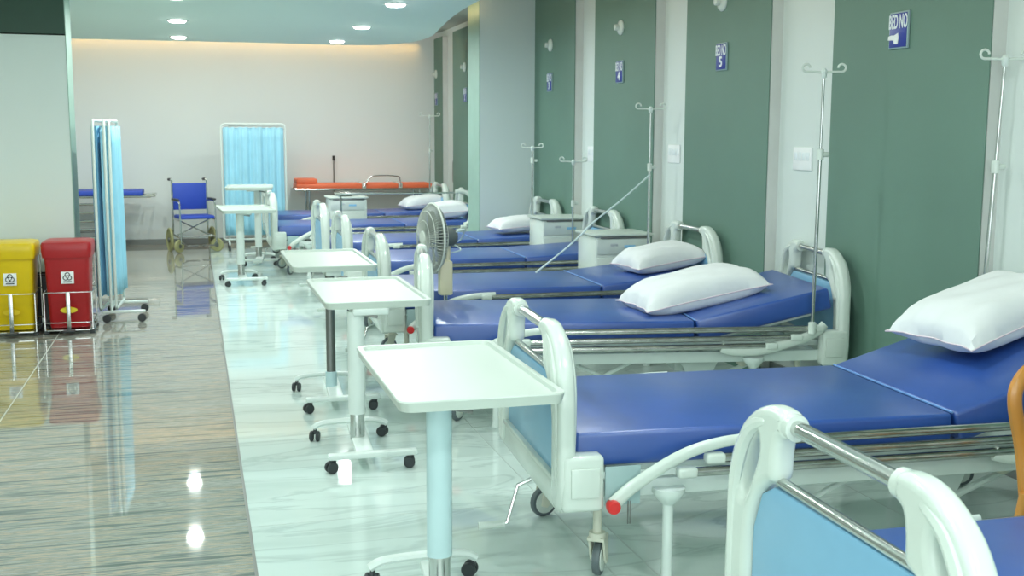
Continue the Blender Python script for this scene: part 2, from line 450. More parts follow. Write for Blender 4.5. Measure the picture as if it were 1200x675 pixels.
def make_bed(label, x, y, rz, ang=R(3), fold=1.50, rails=(-1, 1)):
    t = thing('hospital_bed', label, 'hospital bed', (x, y, 0), rz, 'manual hospital beds in a row along the green panelled wall')
    build_board(t, 0, False, 'footboard')
    build_board(t, BL, True, 'headboard')
    mattress(t, fold, ang)
    f = MB()
    for s in (1, -1):
        f.box((BL/2, s*.43, .36), (BL-.10, .035, .06), .006)
        f.box((BL/2, s*.40, .425), (BL-.16, .02, .03), .004)
    for xx in (.12, .62, 1.15, 1.6, 2.15): f.box((xx, 0, .37), (.035, .86, .04), .004)
    f.box((.10+ (fold)/2, 0, .432), (fold-.12, .84, .016), .003)
    part('bed_frame', f, 'white_paint', t)
    L2 = BL-.14-fold
    b = MB(); b.box((L2/2, 0, -.010), (L2, .84, .016), .003)
    part('back_support', b, 'white_paint', t, (fold, 0, MBOT-.002), (0, -ang, 0))
    # stand legs near each end and chassis tie
    for xx in (.375, BL-.50):
        for s in (1, -1):
            l = MB(); l.tube([(xx, s*.46, .345), (xx, s*.46, .10)], .019, 12)
            l.lathe([(.022, .30), (.045, .325), (.058, .345), (.058, .36)], (xx, s*.46, 0), 'z', 16)
            l.lathe([(.026, .0), (.026, .012), (.019, .03), (.019, .10)], (xx, s*.46, 0), 'z', 14)
            part('leg', l, 'white_paint', t)
    # crank mechanism under the bed
    m = MB()
    m.tube([(.02, .0, .33), (1.15, .0, .30)], .012, 8); m.tube([(.02, .16, .33), (1.6, .16, .30)], .012, 8)
    m.box((1.45, .05, .26), (.05, .5, .05), .006)
    m.prism([(1.42, .33), (1.66, .33), (1.60, .20), (1.50, .17)], -.30, -.285, 'xz', .002)
    m.tube([(1.60, -.30, .20), (1.95, -.30, .34)], .014, 8); m.tube([(1.55, -.30, .22), (1.62, .3, .22)], .014, 8)
    m.tube([(.75, -.34, .345), (.98, -.34, .24), (1.2, -.34, .345)], .011, 8)
    part('lift_linkage', m, 'white_paint', t)
    m = MB(); m.lathe([(.016, -.30), (.030, -.30), (.030, -.335), (.014, -.338)], (1.78, 0, .31), 'y', 14)
    part('linkage_cap', m, 'wheel_cream', t)
    m = MB(); m.box((.20, -.487, .385), (.125, .008, .135), .002); part('side_plate', m, 'plate_teal', t)
    m = MB(); m.tube([(.22, -.49, .33), (.22, -.49, .25), (.228, -.49, .25), (.228, -.49, .33)], .003, 6); part('hook', m, 'steel_dark', t)
    # crank handle
    m = MB(); m.tube([(-.02, -.06, .29), (-.07, -.06, .27), (-.11, -.06, .13), (-.125, -.06, .125)], .008, 8)
    ch = part('crank', m, 'chrome', t)
    part('crank_grip', MB().tube([(-.12, -.06, .125), (-.22, -.06, .123)], .015, 10), 'white_plastic', ch)
    for (cx, cy, yw) in ((.16, -.33, R(60)), (.16, .36, R(200)), (BL-.2, -.33, R(20)), (BL-.2, .36, R(150))): caster(t, cx, cy, yaw=yw)
    for s in rails: rail_set(t, s)
    return t

bed1 = make_bed('second bed from the camera, red cap on the white rail arm at its foot', 1.20, 3.985, -.06, R(17), 1.47)
def bed_copy(label, x, y, rz, ang):
    c = copy_tree(bed1); c.location = (x, y, 0); c.rotation_euler = (0, 0, rz); c['label'] = label
    for ch in c.children:
        if ch.name.startswith('mattress'):
            for g_ in ch.children:
                if g_.name.startswith('backrest_cushion'): g_.rotation_euler = (0, -ang, 0)
        if ch.name.startswith('back_support'): ch.rotation_euler = (0, -ang, 0)
    return c
bed0 = bed_copy('nearest bed, its white and light blue footboard filling the bottom right corner', 1.28, 2.005, -.03, R(2))
for ch in bed0.children:
    if ch.name.startswith('footboard'): ch.scale = (1, 1, 1.042)
bed2 = bed_copy('third bed from the camera, head end steeply raised, a drip pole at its near corner', 1.24, 6.30, -.165, R(13))
bed3 = bed_copy('fourth bed from the camera, right behind the bed with the steeply raised head end', 1.17, 7.62, -.03, R(6))
bed4 = bed_copy('bed between the two white bedside cabinets, bare mattress behind the pedestal fan', 1.17, 9.45, -.02, R(3))
bed5 = bed_copy('bed whose headboard stands just in front of the grey column, one pillow on it', 1.17, 11.12, 0, R(2))

bed6 = bed_copy('bed just past the grey column, its steel side rail raised to a curved white post', .84, 13.25, 0, R(2))
bed7 = bed_copy('farthest bed of the row, before the orange stretcher, a drip pole at its head', .90, 15.05, 0, R(2))
for b_, cut in ((bed0, 'n'), (bed1, ''), ):
    pass
# raised tubular rail of the sixth row bed
part('raised_rail', MB().tube(smooth_path([(.75, -.50, .56), (.74, -.50, .86), (.80, -.50, .915), (2.05, -.50, .915), (2.18, -.50, .91)], 6), .011, 8), 'chrome', bed6)
m = MB().tube(smooth_path([(2.05, -.50, .93), (2.16, -.50, .925), (2.23, -.50, .86), (2.235, -.50, .72), (2.21, -.50, .58), (2.15, -.50, .55)], 6), .022, 10)
part('rail_post', m, 'white_plastic', bed6)

# ------------------------------------------------------------------ pillows
def pillow(label, loc, rz, ry=0., L=.74, W=.46, T=.17, rx=0., seed=0):
    rnd = random.Random(seed)
    m = MB(); N, M_ = 36, 24; top = {}; bot = {}
    ph = [rnd.uniform(0, 6) for _ in range(8)]
    for i in range(N+1):
        for j in range(M_+1):
            u = -1+2*i/N; v = -1+2*j/M_
            pinch = 1-.07*(1-abs(v)**2)*abs(u)**4; pinch2 = 1-.10*(1-abs(u)**2)*abs(v)**4
            x = u*L/2*pinch; y = v*W/2*pinch2
            h = (max(0, 1-u**4)*max(0, 1-v**4))**.55
            wr = .008*math.sin(u*11+ph[0]+2*v)*abs(u)**1.5 + .007*math.sin(v*13+ph[1]+3*u)*abs(v) + .004*math.sin(u*7+v*9+ph[2])
            x += .006*math.sin(v*9+ph[3])*abs(u)**3
            top[i, j] = (x, y, h*T*.62 + wr*h); bot[i, j] = (x, y, -h*T*.38)
    bmv = {}
    for i in range(N+1):
        for j in range(M_+1):
            edge = i in (0, N) or j in (0, M_)
            a = m.bm.verts.new(top[i, j]); bmv['t', i, j] = a
            bmv['b', i, j] = a if edge else m.bm.verts.new(bot[i, j])
    for i in range(N):
        for j in range(M_):
            m.bm.faces.new([bmv['t', *q] for q in ((i, j), (i+1, j), (i+1, j+1), (i, j+1))])
            m.bm.faces.new([bmv['b', *q] for q in ((i, j), (i, j+1), (i+1, j+1), (i+1, j))])
    t = part('pillow', m, 'pillow_cotton', None, loc, (rx, ry, rz), smooth=True)
    tag(t, label, 'pillow', 'white pillows on the beds')
    per = [top[i, 0] for i in range(0, N+1, 2)] + [top[N, j] for j in range(2, M_+1, 2)] + [top[i, M_] for i in range(N-2, -1, -2)] + [top[0, j] for j in range(M_-2, 0, -2)]
    part('piping', MB().tube([Vector(p) for p in per], .0035, 6, closed=True), 'pillow_trim', t)
    return t
pillow('large white pillow cut off by the right edge, on the second bed from the camera', (3.205, 3.98, .825), R(6), R(-15), .68, .50, .20, seed=1)
pillow('white pillow lying on the mattress fold of the bed with the raised head end', (2.79, 6.03, .66), R(0), R(-10), .78, .50, .20, seed=2)
pillow('white pillow leaning at the headboard just behind the bed with the raised head end', (3.185, 7.47, .69), R(4), R(-8), .56, .46, .18, seed=3)
pillow('white pillow in front of the grey column', (3.17, 11.10, .66), R(5), R(-4), .54, .42, .15, seed=4)
pillow('white pillow under the raised rail, beside the curved white post', (2.89, 13.2, .67), R(-5), R(-6), .50, .44, .20, seed=5)
pillow('white pillow on the farthest bed, seen just above the fan', (2.98, 15.1, .66), R(5), R(-6), .60, .44, .18, seed=6)

# ------------------------------------------------------------------ overbed tables
def table_caster(root, x, y, yaw):
    c = MB(); c.tube([(0, 0, .075), (0, 0, .05)], .009, 8); c.box((.006, 0, .048), (.034, .018, .022), .005)
    o = part('caster', c, 'rubber_dark', root, (x, y, 0), (0, 0, yaw))
    for s in (1, -1):
        part('tyre', MB().lathe([(.012, -.008), (.024, -.008), (.027, -.004), (.027, .004), (.024, .008), (.012, .008)], (.012, s*.016, .027), 'y', 18), 'rubber_dark', o)
    part('hub_ring', MB().lathe([(.010, -.026), (.013, -.027), (.014, -.024), (.010, -.023)], (.012, 0, .027), 'y', 14), 'chrome', o)
def overbed_table(label, x, y, rz, trayz, offs, tw=.54, tl=.98, colm='white_paint', inner='chrome', dark=False, basez=1.):
    t = thing('overbed_table', label, 'overbed table', (x, y, 0), rz, 'white overbed tables at the feet of the beds')
    m = MB()
    # tray: slab with raised rim
    o1 = rrect(tw, tl, .045, 5); i1 = rrect(tw-.05, tl-.05, .035, 5)
    bm = m.bm; z0, z1, z2 = trayz-.035, trayz, trayz-.012
    A = [bm.verts.new((a*.97, b*.985, z0)) for a, b in o1]; B = [bm.verts.new((a, b, z1-.004)) for a, b in o1]
    B2 = [bm.verts.new((a*.99, b*.995, z1)) for a, b in o1]; C_ = [bm.verts.new((a*1.01, b*1.005, z1)) for a, b in i1]; D = [bm.verts.new((a*.985, b*.99, z2)) for a, b in i1]
    n = len(o1)
    for P_, Q_ in ((A, B), (B, B2), (B2, C_), (C_, D)):
        for i in range(n): bm.faces.new((P_[i], P_[(i+1) % n], Q_[(i+1) % n], Q_[i]))
    bm.faces.new(list(reversed(A))); bm.faces.new(D)
    part('tray', m, 'tray_plastic', t, (offs[0], offs[1], 0))
    m = MB(); m.box((offs[0]*.6, offs[1]*.5, trayz-.05), (.06+abs(offs[0]), .10+abs(offs[1])*1.0, .03), .006)
    part('tray_bracket', m, 'white_paint', t)
    if dark:
        part('column', MB().tube([(0, 0, .16), (0, 0, trayz-.05)], .027, 16, flat=.8), 'steel_dark', t)
        part('column_sleeve', MB().tube([(0, 0, .07), (0, 0, .17)], .034, 16), 'column_paint', t)
    else:
        part('column', MB().tube([(0, 0, .20), (0, 0, trayz-.05)], .042, 20, flat=.85), colm, t)
        part('inner_column', MB().tube([(0, 0, .07), (0, 0, .21)], .036, 18, flat=.85), inner, t)
    part('height_lever', MB().tube([(.02, -.03, trayz-.06), (.10, -.05, trayz-.075)], .007, 8), 'steel_dark', t)
    b = MB()
    b.box((.01, -.02, .072), (.085, .56, .024), .008, rot=Matrix.Rotation(R(-3), 4, 'Z') @ Matrix.Identity(4))
    b.box((.03, -.31, .076), (.42, .055, .026), .008)
    b.tube(smooth_path([(-.19, .28, .068), (-.15, .28, .088), (-.06, .28, .095), (.06, .28, .095), (.15, .28, .088), (.19, .28, .068)], 4), .022, 8, flat=.7, up=(0, 1, 0))
    part('base', b, 'white_paint', t)
    for (cx, cy, yw) in ((-.155, -.31, R(200)), (.215, -.31, R(170)), (-.18, .28, R(250)), (.18, .28, R(150))): table_caster(t, cx, cy, yw)
    return t
overbed_table('nearest overbed table, its cream tray overlapping the second bed, with a pale blue column', .735, 3.49, 0, .76, (.11, .31), .54, .98, 'column_paint')
overbed_table('second nearest overbed table, with a white column and a four-wheeled base in full view', .74, 5.47, 0, .76, (.115, .46), .53, .98)
overbed_table('overbed table on a thin dark column, its tray just behind the second tray', .75, 6.66, 0, .81, (.03, .42), .50, 1.0, dark=True)
overbed_table('far overbed table with the lower tray, its column left of the farthest one', .455, 12.35, R(3), .79, (.08, .22), .56, .96)
overbed_table('farthest overbed table, with the higher tray, right in front of the blue curtain screen', .74, 14.2, R(-4), .95, (-.09, .04), .56, .86)

# ------------------------------------------------------------------ iv poles
def iv_pole(label, x, y, z0, z1, lean=(0, 0), arm=.14, rz=0., collar=True, clampz=None):
    t = thing('iv_pole', label, 'drip pole', (x, y, z0), 0, 'steel drip poles at the heads of the beds')
    H_ = z1-z0; tx, ty = lean
    zc = H_*.56 if clampz is None else clampz-z0
    at = lambda z: Vector((tx*z/H_, ty*z/H_, z))
    part('pole', MB().tube([at(0), at(zc)], .010, 10), 'chrome', t)
    part('inner_pole', MB().tube([at(zc-.01), at(H_)], .007, 10), 'chrome', t)
    part('lower_socket', MB().lathe([(.012, -.03), (.022, -.03), (.022, .03), (.012, .035)], (0, 0, .0), 'z', 12), 'white_plastic', t)
    c = MB(); p = at(zc); c.lathe([(.010, -.03), (.018, -.028), (.018, .028), (.010, .03)], p, 'z', 12); c.lathe([(.008, .0), (.014, .02), (.014, .045), (.01, .05)], p, 'x', 10)
    part('clamp_knob', c, 'white_plastic', t)
    top = at(H_)
    for k_ in range(2):
        a = rz + PI*k_; d = Vector((math.cos(a), math.sin(a), 0)); u = Vector((0, 0, 1))
        pts = [top + d*s_ + u*z_ for s_, z_ in ((0, .0), (arm*.35, .004), (arm*.68, .004))]
        r_ = .020; cc = top + d*(arm*.68+r_*.2) + u*(.004+r_)
        pts += [cc + (d*math.cos(q)+u*math.sin(q))*r_ for q in [R(-90+30*i) for i in range(0, 10)]]
        part('hook', MB().tube(pts, .0062, 8), 'chrome' if False else 'white_plastic', t)
    part('cap', MB().lathe([(.008, -.03), (.015, -.022), (.017, .01), (.008, .022)], top, 'z', 12), 'white_paint', t)
    return t
AA = R(20)
iv_pole('steel drip pole at the right edge of the photo, behind the largest pillow', 3.50, 4.42, .45, 1.91, (.03, -.03), .13, R(-15), clampz=1.43)
iv_pole('steel drip pole at the near head corner of the bed with the raised head end', 3.22, 5.42, .53, 1.90, (.0, -.02), .13, R(-20), clampz=1.47)
iv_pole('thin drip pole with a white cable looped from it, beside the nearer bedside cabinet', 3.385, 8.16, .50, 1.77, (.0, 0), .13, R(-20), clampz=1.33)
iv_pole('short drip pole left of the narrow white wall strip, above the farther bedside cabinet', 3.37, 9.945, .45, 1.33, (0, 0), .15, R(-25), clampz=.95)
iv_pole('short drip pole in front of the right edge of the grey column', 3.16, 10.56, .50, 1.45, (0, 0), .12, R(-30), clampz=1.33)
iv_pole('distant drip pole before the farthest green panel, seen above the fan', 3.22, 15.85, .50, 1.84, (.01, 0), .17, R(-10), clampz=1.36)
c = MB().tube(smooth_path([(3.375, 8.13, 1.27), (3.12, 8.02, 1.10), (2.86, 7.95, .93), (2.74, 7.92, .83), (2.64, 7.88, .76), (2.48, 7.82, .66), (2.36, 7.78, .585)], 8), .007, 8)
tag(part('cable', c, 'cable_white'), 'white cable sagging from the drip pole down onto the bed beside the nearer cabinet', 'cable')

# ------------------------------------------------------------------ bedside cabinets
def cabinet(label, x, y, first=[None]):
    if first[0]:
        t = copy_tree(first[0]); t.location = (x, y, 0); t['label'] = label; return t
    t = thing('bedside_cabinet', label, 'cabinet', (x, y, 0), 0, 'white bedside cabinets between the beds')
    m = MB(); m.box((0, 0, .42), (.46, .42, .74), .012)
    part('body', m, 'white_plastic', t)
    m = MB(); m.box((0, 0, .805), (.50, .46, .022), .009); part('top', m, 'tray_plastic', t)
    m = MB(); m.box((-.01, -.214, .715), (.42, .014, .12), .006); dr = part('drawer', m, 'white_plastic', t)
    part('drawer_slot', MB().box((0, -.217, .785), (.38, .016, .014), .003), 'steel_dark', dr)
    part('label_plate', MB().box((.05, -.2225, .715), (.09, .003, .022), .001), 'logo_blue', dr)
    part('label_mark', MB().box((-.08, -.2225, .73), (.06, .003, .02), .001), 'logo_grey', dr)
    m = MB(); m.box((-.01, -.214, .36), (.42, .014, .54), .006); d2 = part('door', m, 'white_plastic', t)
    part('handle', MB().box((.15, -.226, .40), (.02, .012, .12), .004), 'chrome', d2)
    for sx in (1, -1):
        for sy in (1, -1):
            f = MB(); f.tube([(sx*.19, sy*.17, .06), (sx*.19, sy*.17, .0)], .016, 10); part('foot', f, 'rubber_dark', t)
    first[0] = t; return t
cabinet('nearer white bedside cabinet, with a drip pole at its right edge', 3.20, 8.42)
cabinet('farther white bedside cabinet, standing before the narrow white wall strip', 3.32, 10.20)
cb = cabinet('small white cabinet far down the row, a steel basin on its top', 1.82, 14.18)
t = MB().lathe([(.05, .818), (.09, .820), (.125, .845), (.135, .862), (.128, .866), (.085, .832), (.04, .826)], (1.80, 14.18, 0), 'z', 24)
tag(part('basin', t, 'chrome'), 'shallow steel basin resting on the far white cabinet', 'basin')

# ------------------------------------------------------------------ pedestal fan
t = thing('pedestal_fan', 'grey pedestal fan seen nearly edge on, standing between two beds and facing the aisle', 'fan', (1.47, 7.0, -.105), R(0))
hd = (0, 0, 1.03)
cg = MB(); Rr = .215
rot = Matrix.Rotation(R(9), 4, 'Z')
def fp(v): return rot @ Vector(v) + Vector((-.03, 0, 1.03))
for sgn in (1, -1):
    for k_ in range(64):
        a = 2*PI*k_/64
        pts = [fp((x_*1., r_*math.cos(a), r_*math.sin(a))) for r_, x_ in ((.03, -.065 if sgn > 0 else .055), (.12, -.060 if sgn > 0 else .055), (.19, -.035 if sgn > 0 else .03), (Rr, -.002))]
        cg.tube(pts, .0026, 4)
cage = part('front_guard', cg, 'fan_grey', t)
rg = MB()
for r_, x_ in ((Rr, 0), (.17, -.045), (.11, -.062), (.05, -.064), (.15, .048)):
    rg.tube([fp((x_, r_*math.cos(2*PI*i/40), r_*math.sin(2*PI*i/40))) for i in range(40)], .007 if r_ == Rr else .002, 6, closed=True)
part('guard_ring', rg, 'fan_hub', t)
hb = MB(); hb.lathe([(.001, -.074), (.04, -.073), (.046, -.066), (.046, -.055)], (0, 0, 0), 'x', 20)
bmesh.ops.transform(hb.bm, matrix=Matrix.Translation((-.03, 0, 1.03)) @ rot, verts=hb.bm.verts); part('hub_badge', hb, 'fan_hub', t)
for k_ in range(3):
    bl = MB()
    a0 = 2*PI*k_/3; ring = []
    prof = [(.03, -.35), (.10, -.5), (.17, -.45), (.19, -.1), (.17, .35), (.10, .45), (.03, .35)]
    vs = [bl.bm.verts.new(fp((-.02+.03*da, r_*math.cos(a0+da), r_*math.sin(a0+da)))) for r_, da in prof]
    bl.bm.faces.new(vs)
    bmesh.ops.solidify(bl.bm, geom=bl.bm.faces[:], thickness=.003)
    part('blade', bl, 'fan_grey', t)
bl = MB()
bl.lathe([(.03, -.04), (.035, -.03), (.035, .02), (.03, .03)], (0, 0, 0), 'x', 16)
bmesh.ops.transform(bl.bm, matrix=Matrix.Translation((-.03, 0, 1.03)) @ rot, verts=bl.bm.verts); part('blade_hub', bl, 'fan_grey', t)
mo = MB(); mo.lathe([(.02, .05), (.055, .055), (.06, .075), (.058, .13), (.045, .155), (.015, .165)], (0, 0, 0), 'x', 20)
bmesh.ops.transform(mo.bm, matrix=Matrix.Translation((-.03, 0, 1.03)) @ rot, verts=mo.bm.verts); part('motor', mo, 'fan_motor', t)
mo = MB(); mo.tube([fp((.10, 0, -.05)), fp((.10, 0, -.13)), (.06, .02, .84)], .02, 10); mo.box((.055, .02, .77), (.085, .075, .22), .012)
part('neck', mo, 'cream_plastic', t)
mo = MB(); mo.tube([(.055, .02, .68), (.055, .02, .13)], .014, 12); part('pole', mo, 'chrome', t)
mo = MB(); mo.lathe([(.19, 0), (.20, .012), (.17, .028), (.05, .045), (.02, .05)], (.055, .02, .105), 'z', 28); part('base', mo, 'cream_plastic', t)
mo = MB(); mo.tube(smooth_path([fp((.14, -.03, .03)), fp((.19, -.06, .05)), fp((.20, .02, -.02)), fp((.165, .05, -.05)), fp((.18, -.03, -.08)), fp((.13, 0, -.10))], 6), .005, 6)
part('cord', mo, 'cable_white', t)

# ------------------------------------------------------------------ plastic chair at the right edge
t = thing('plastic_chair', 'glossy orange-brown chair cut off by the right edge, between the two nearest beds', 'chair', (2.70, 2.98, 0), R(8))
m = MB()
m.tube(smooth_path([(-.14, 0, .40), (-.165, .005, .56), (-.205, .01, .72), (-.19, .012, .79), (-.12, .014, .835), (0, .015, .845), (.12, .014, .835), (.19, .012, .79), (.205, .01, .72), (.165, .005, .56), (.14, 0, .40)], 6), .020, 10, flat=1.3, up=(0, 1, 0))
fr = part('back_frame', m, 'orange_chair', t)
for x_ in (-.08, 0, .08): part('back_slat', MB().tube([(x_, .005, .43), (x_*1.1, .014, .83)], .016, 8, flat=.5, up=(0, 1, 0)), 'orange_chair', fr)
m = MB(); m.prism(rrect(.33, .40, .07, 5, 0, -.19), .425, .45, 'xy', .008); part('seat', m, 'orange_chair', t)
for sx in (1, -1):
    part('leg', MB().tube([(sx*.17, -.02, .43), (sx*.20, .03, .0)], .017, 10), 'orange_chair', t)
    part('leg', MB().tube([(sx*.18, -.36, .43), (sx*.20, -.39, .0)], .017, 10), 'orange_chair', t)

# ------------------------------------------------------------------ curtain screens
def curtain(parent, w_, z0, z1, mtl, amp=.018, waves=9, seed=0, name='curtain'):
    m = MB(); N = 90; K = 10; rnd = random.Random(seed); ph = rnd.uniform(0, 6); g_ = {}
    for i in range(N+1):
        u = i/N; x_ = -w_/2+w_*u
        for j in range(K+1):
            v = j/K
            a = amp*(.7+.3*v)*math.sin(u*2*PI*waves+ph+.6*math.sin(v*2.)) + amp*.5*math.sin(u*2*PI*waves*.43+ph*2+v)
            g_[i, j] = m.bm.verts.new((x_, a, z1+(z0-z1)*v))
    for i in range(N):
        for j in range(K): m.bm.faces.new((g_[i, j], g_[i+1, j], g_[i+1, j+1], g_[i, j+1]))
    o = part(name, m, mtl, parent)
    s_ = o.modifiers.new('thickness', 'SOLIDIFY'); s_.thickness = .003
    return o
def screen_panel(root, w_, h_, loc, rz, seed, mtl='curtain_blue', z0=.16, zc0=.2, feet=True, amp=.018):
    """frame of white tube with a pleated curtain"""
    m = MB(); x = w_/2
    path = smooth_path([(-x, 0, z0), (-x, 0, h_-.06), (-x+.04, 0, h_), (x-.04, 0, h_), (x, 0, h_-.06), (x, 0, z0)], 5)
    m.tube([(-x, 0, z0), (-x, 0, h_-.05), (-x+.015, 0, h_-.015), (-x+.05, 0, h_), (x-.05, 0, h_), (x-.015, 0, h_-.015), (x, 0, h_-.05), (x, 0, z0), (x-.03, 0, z0-.02), (-x+.03, 0, z0-.02)], .0125, 10, closed=True)
    f = part('frame', m, 'white_paint', root, loc, (0, 0, rz))
    part('curtain_rod', MB().tube([(-x, 0, h_-.05), (x, 0, h_-.05)], .004, 6), 'chrome', f)
    curtain(f, w_-.05, zc0, h_-.045, mtl, amp, 9, seed)
    return f
# facing screen before the far wall (two leaves closed one behind the other)
YS = 16.0
t = thing('curtain_screen', 'wheeled folding screen with a light blue curtain, standing flat against the far wall', 'screen', (.80, YS, 0), 0)
screen_panel(t, .86, 1.72, (0, 0, 0), 0, 3)
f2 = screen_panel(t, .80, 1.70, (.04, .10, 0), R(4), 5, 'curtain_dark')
for x_ in (-.36, .36):
    m = MB(); m.tube([(x_, -.22, .085), (x_, -.18, .12), (x_, .18, .12), (x_, .22, .085)], .012, 8); b = part('foot_bar', m, 'white_paint', t)
    for s in (1, -1): part('wheel', MB().lathe([(.015, -.016), (.035, -.014), (.038, 0), (.035, .014), (.015, .016)], (x_, s*.22, .038), 'x', 16), 'rubber_dark', b)
# folded screen beside the bins
t = thing('curtain_screen', 'light blue curtain screen folded shut and seen edge on, beside the red bin', 'screen', (-.65, 10.22, 0), 0)
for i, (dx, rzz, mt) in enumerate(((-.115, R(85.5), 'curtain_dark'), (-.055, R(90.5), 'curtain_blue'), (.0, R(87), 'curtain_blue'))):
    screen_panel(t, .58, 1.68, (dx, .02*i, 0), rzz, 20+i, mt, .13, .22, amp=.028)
for dy in (-.30, .28):
    m = MB(); m.box((.05, dy, .092), (.34, .035, .022), .006)
    m.tube([(-.05, dy, .09), (-.05, dy, .14)], .010, 8)
    b = part('foot_bar', m, 'white_paint', t)
    for x_ in (-.09, .19): part('wheel', MB().lathe([(.012, -.014), (.032, -.012), (.036, 0), (.032, .012), (.012, .014)], (x_, dy, .036), 'y', 16), 'rubber_dark', b)

# ------------------------------------------------------------------ pedal bins in their wire trolleys
def waste_bin(name, label, x, y, mt, oval):
    t = thing(name, label, 'bin', (x, y, 0), 0)
    m = MB(); bm = m.bm; rings = []
    for z, w_, d_ in ((.045, .285, .28), (.06, .295, .29), (.60, .335, .35), (.62, .34, .355)):
        rings.append([bm.verts.new((a, b, z)) for a, b in rrect(w_, d_, .03, 4)])
    n = len(rings[0])
    for i in range(3):
        for j in range(n): bm.faces.new((rings[i][j], rings[i][(j+1) % n], rings[i+1][(j+1) % n], rings[i+1][j]))
    bm.faces.new(list(reversed(rings[0]))); bm.faces.new(rings[-1]); part('body', m, mt, t)
    m = MB(); bm = m.bm; rings = []
    for z, w_, d_ in ((.605, .36, .375), (.66, .375, .39), (.705, .375, .39), (.725, .36, .375), (.735, .30, .30)):
        rings.append([bm.verts.new((a, b, z)) for a, b in rrect(w_, d_, .035, 4)])
    for i in range(4):
        for j in range(n): bm.faces.new((rings[i][j], rings[i][(j+1) % n], rings[i+1][(j+1) % n], rings[i+1][j]))
    bm.faces.new(list(reversed(rings[0]))); bm.faces.new(rings[-1]); part('lid', m, mt, t)
    # trolley
    m = MB(); X_, Y_ = .180, .205
    for z in (.335, .095): m.tube([(a, b, z) for a, b in rrect(2*X_, 2*Y_, .03, 4)], .0042, 6, closed=True)
    m.tube([(a, b, .035) for a, b in rrect(2*X_, 2*Y_, .03, 4)], .007, 6, closed=True)
    for sx in (1, -1):
        for sy in (1, -1): m.tube([(sx*X_*.98, sy*Y_*.98, .035), (sx*X_*.98, sy*Y_*.98, .335 if sy < 0 else .60)], .006, 6)
    m.box((.0, -Y_-.004, .185), (.03, .006, .31), .002)
    m.box((0, 0, .030), (.36, .36, .01), .003)
    tr = part('trolley', m, 'chrome', t)
    for sx in (1, -1):
        for sy in (1, -1): part('foot', MB().box((sx*.17, sy*.17, .0125), (.04, .04, .025), .006), 'rubber_dark', tr)
    part('pedal', MB().box((0, -Y_-.03, .03), (.09, .07, .012), .004), 'rubber_dark', tr)
    # sticker with a biohazard trefoil
    st = part('sticker', MB().box((0, -.178, .44), (.095, .004, .095), .001), 'paper', t, (0, -.013, 0), (R(-2.5), 0, 0))
    m = MB()
    for q in (90, 210, 330):
        cx, cz = .016*math.cos(R(q)), .447+.016*math.sin(R(q))
        m.tube([(cx+.017*math.cos(R(a+q)), -.1815, cz+.017*math.sin(R(a+q))) for a in range(-140, 141, 20)], .0034, 5)
    m.tube([(.011*math.cos(R(a)), -.1815, .447+.011*math.sin(R(a))) for a in range(0, 360, 30)], .002, 5, closed=True)
    m.box((0, -.1815, .408), (.06, .002, .008))
    part('biohazard_mark', m, 'black_plastic', st)
    m = MB(); m.lathe([(.001, -.183), (.055, -.183), (.055, -.178), (.001, -.178)], (0, 0, 0), 'y', 24)
    bmesh.ops.transform(m.bm, matrix=Matrix.Translation((0, 0, .19)) @ Matrix.Diagonal((1.15, 1, .45, 1)), verts=m.bm.verts)
    part('oval_badge', m, oval, t, (0, .004, 0))
    return t
waste_bin('waste_bin', 'red lidded waste bin in a chrome wire trolley, with a biohazard sticker', -.985, 9.62, 'bin_red', 'oval_yellow')
waste_bin('waste_bin', 'yellow lidded waste bin in a chrome wire trolley, cut off by the left edge', -1.40, 9.60, 'bin_yellow', 'bin_yellow')
t = thing('waste_bin', 'low black bin standing in the gap behind the yellow and red bins', 'bin', (-1.19, 9.905, 0), 0)
m = MB(); bm = m.bm; rings = [[bm.verts.new((a, b, z)) for a, b in rrect(w_, .15, .03, 4)] for z, w_ in ((.0, .20), (.40, .24), (.42, .24))]
n = len(rings[0])
for i in range(2):
    for j in range(n): bm.faces.new((rings[i][j], rings[i][(j+1) % n], rings[i+1][(j+1) % n], rings[i+1][j]))
bm.faces.new(list(reversed(rings[0]))); bm.faces.new(rings[-1]); part('body', m, 'black_plastic', t)
part('rim', MB().tube([(a, b, .43) for a, b in rrect(.245, .16, .03, 4)], .008, 8, closed=True), 'black_plastic', t)

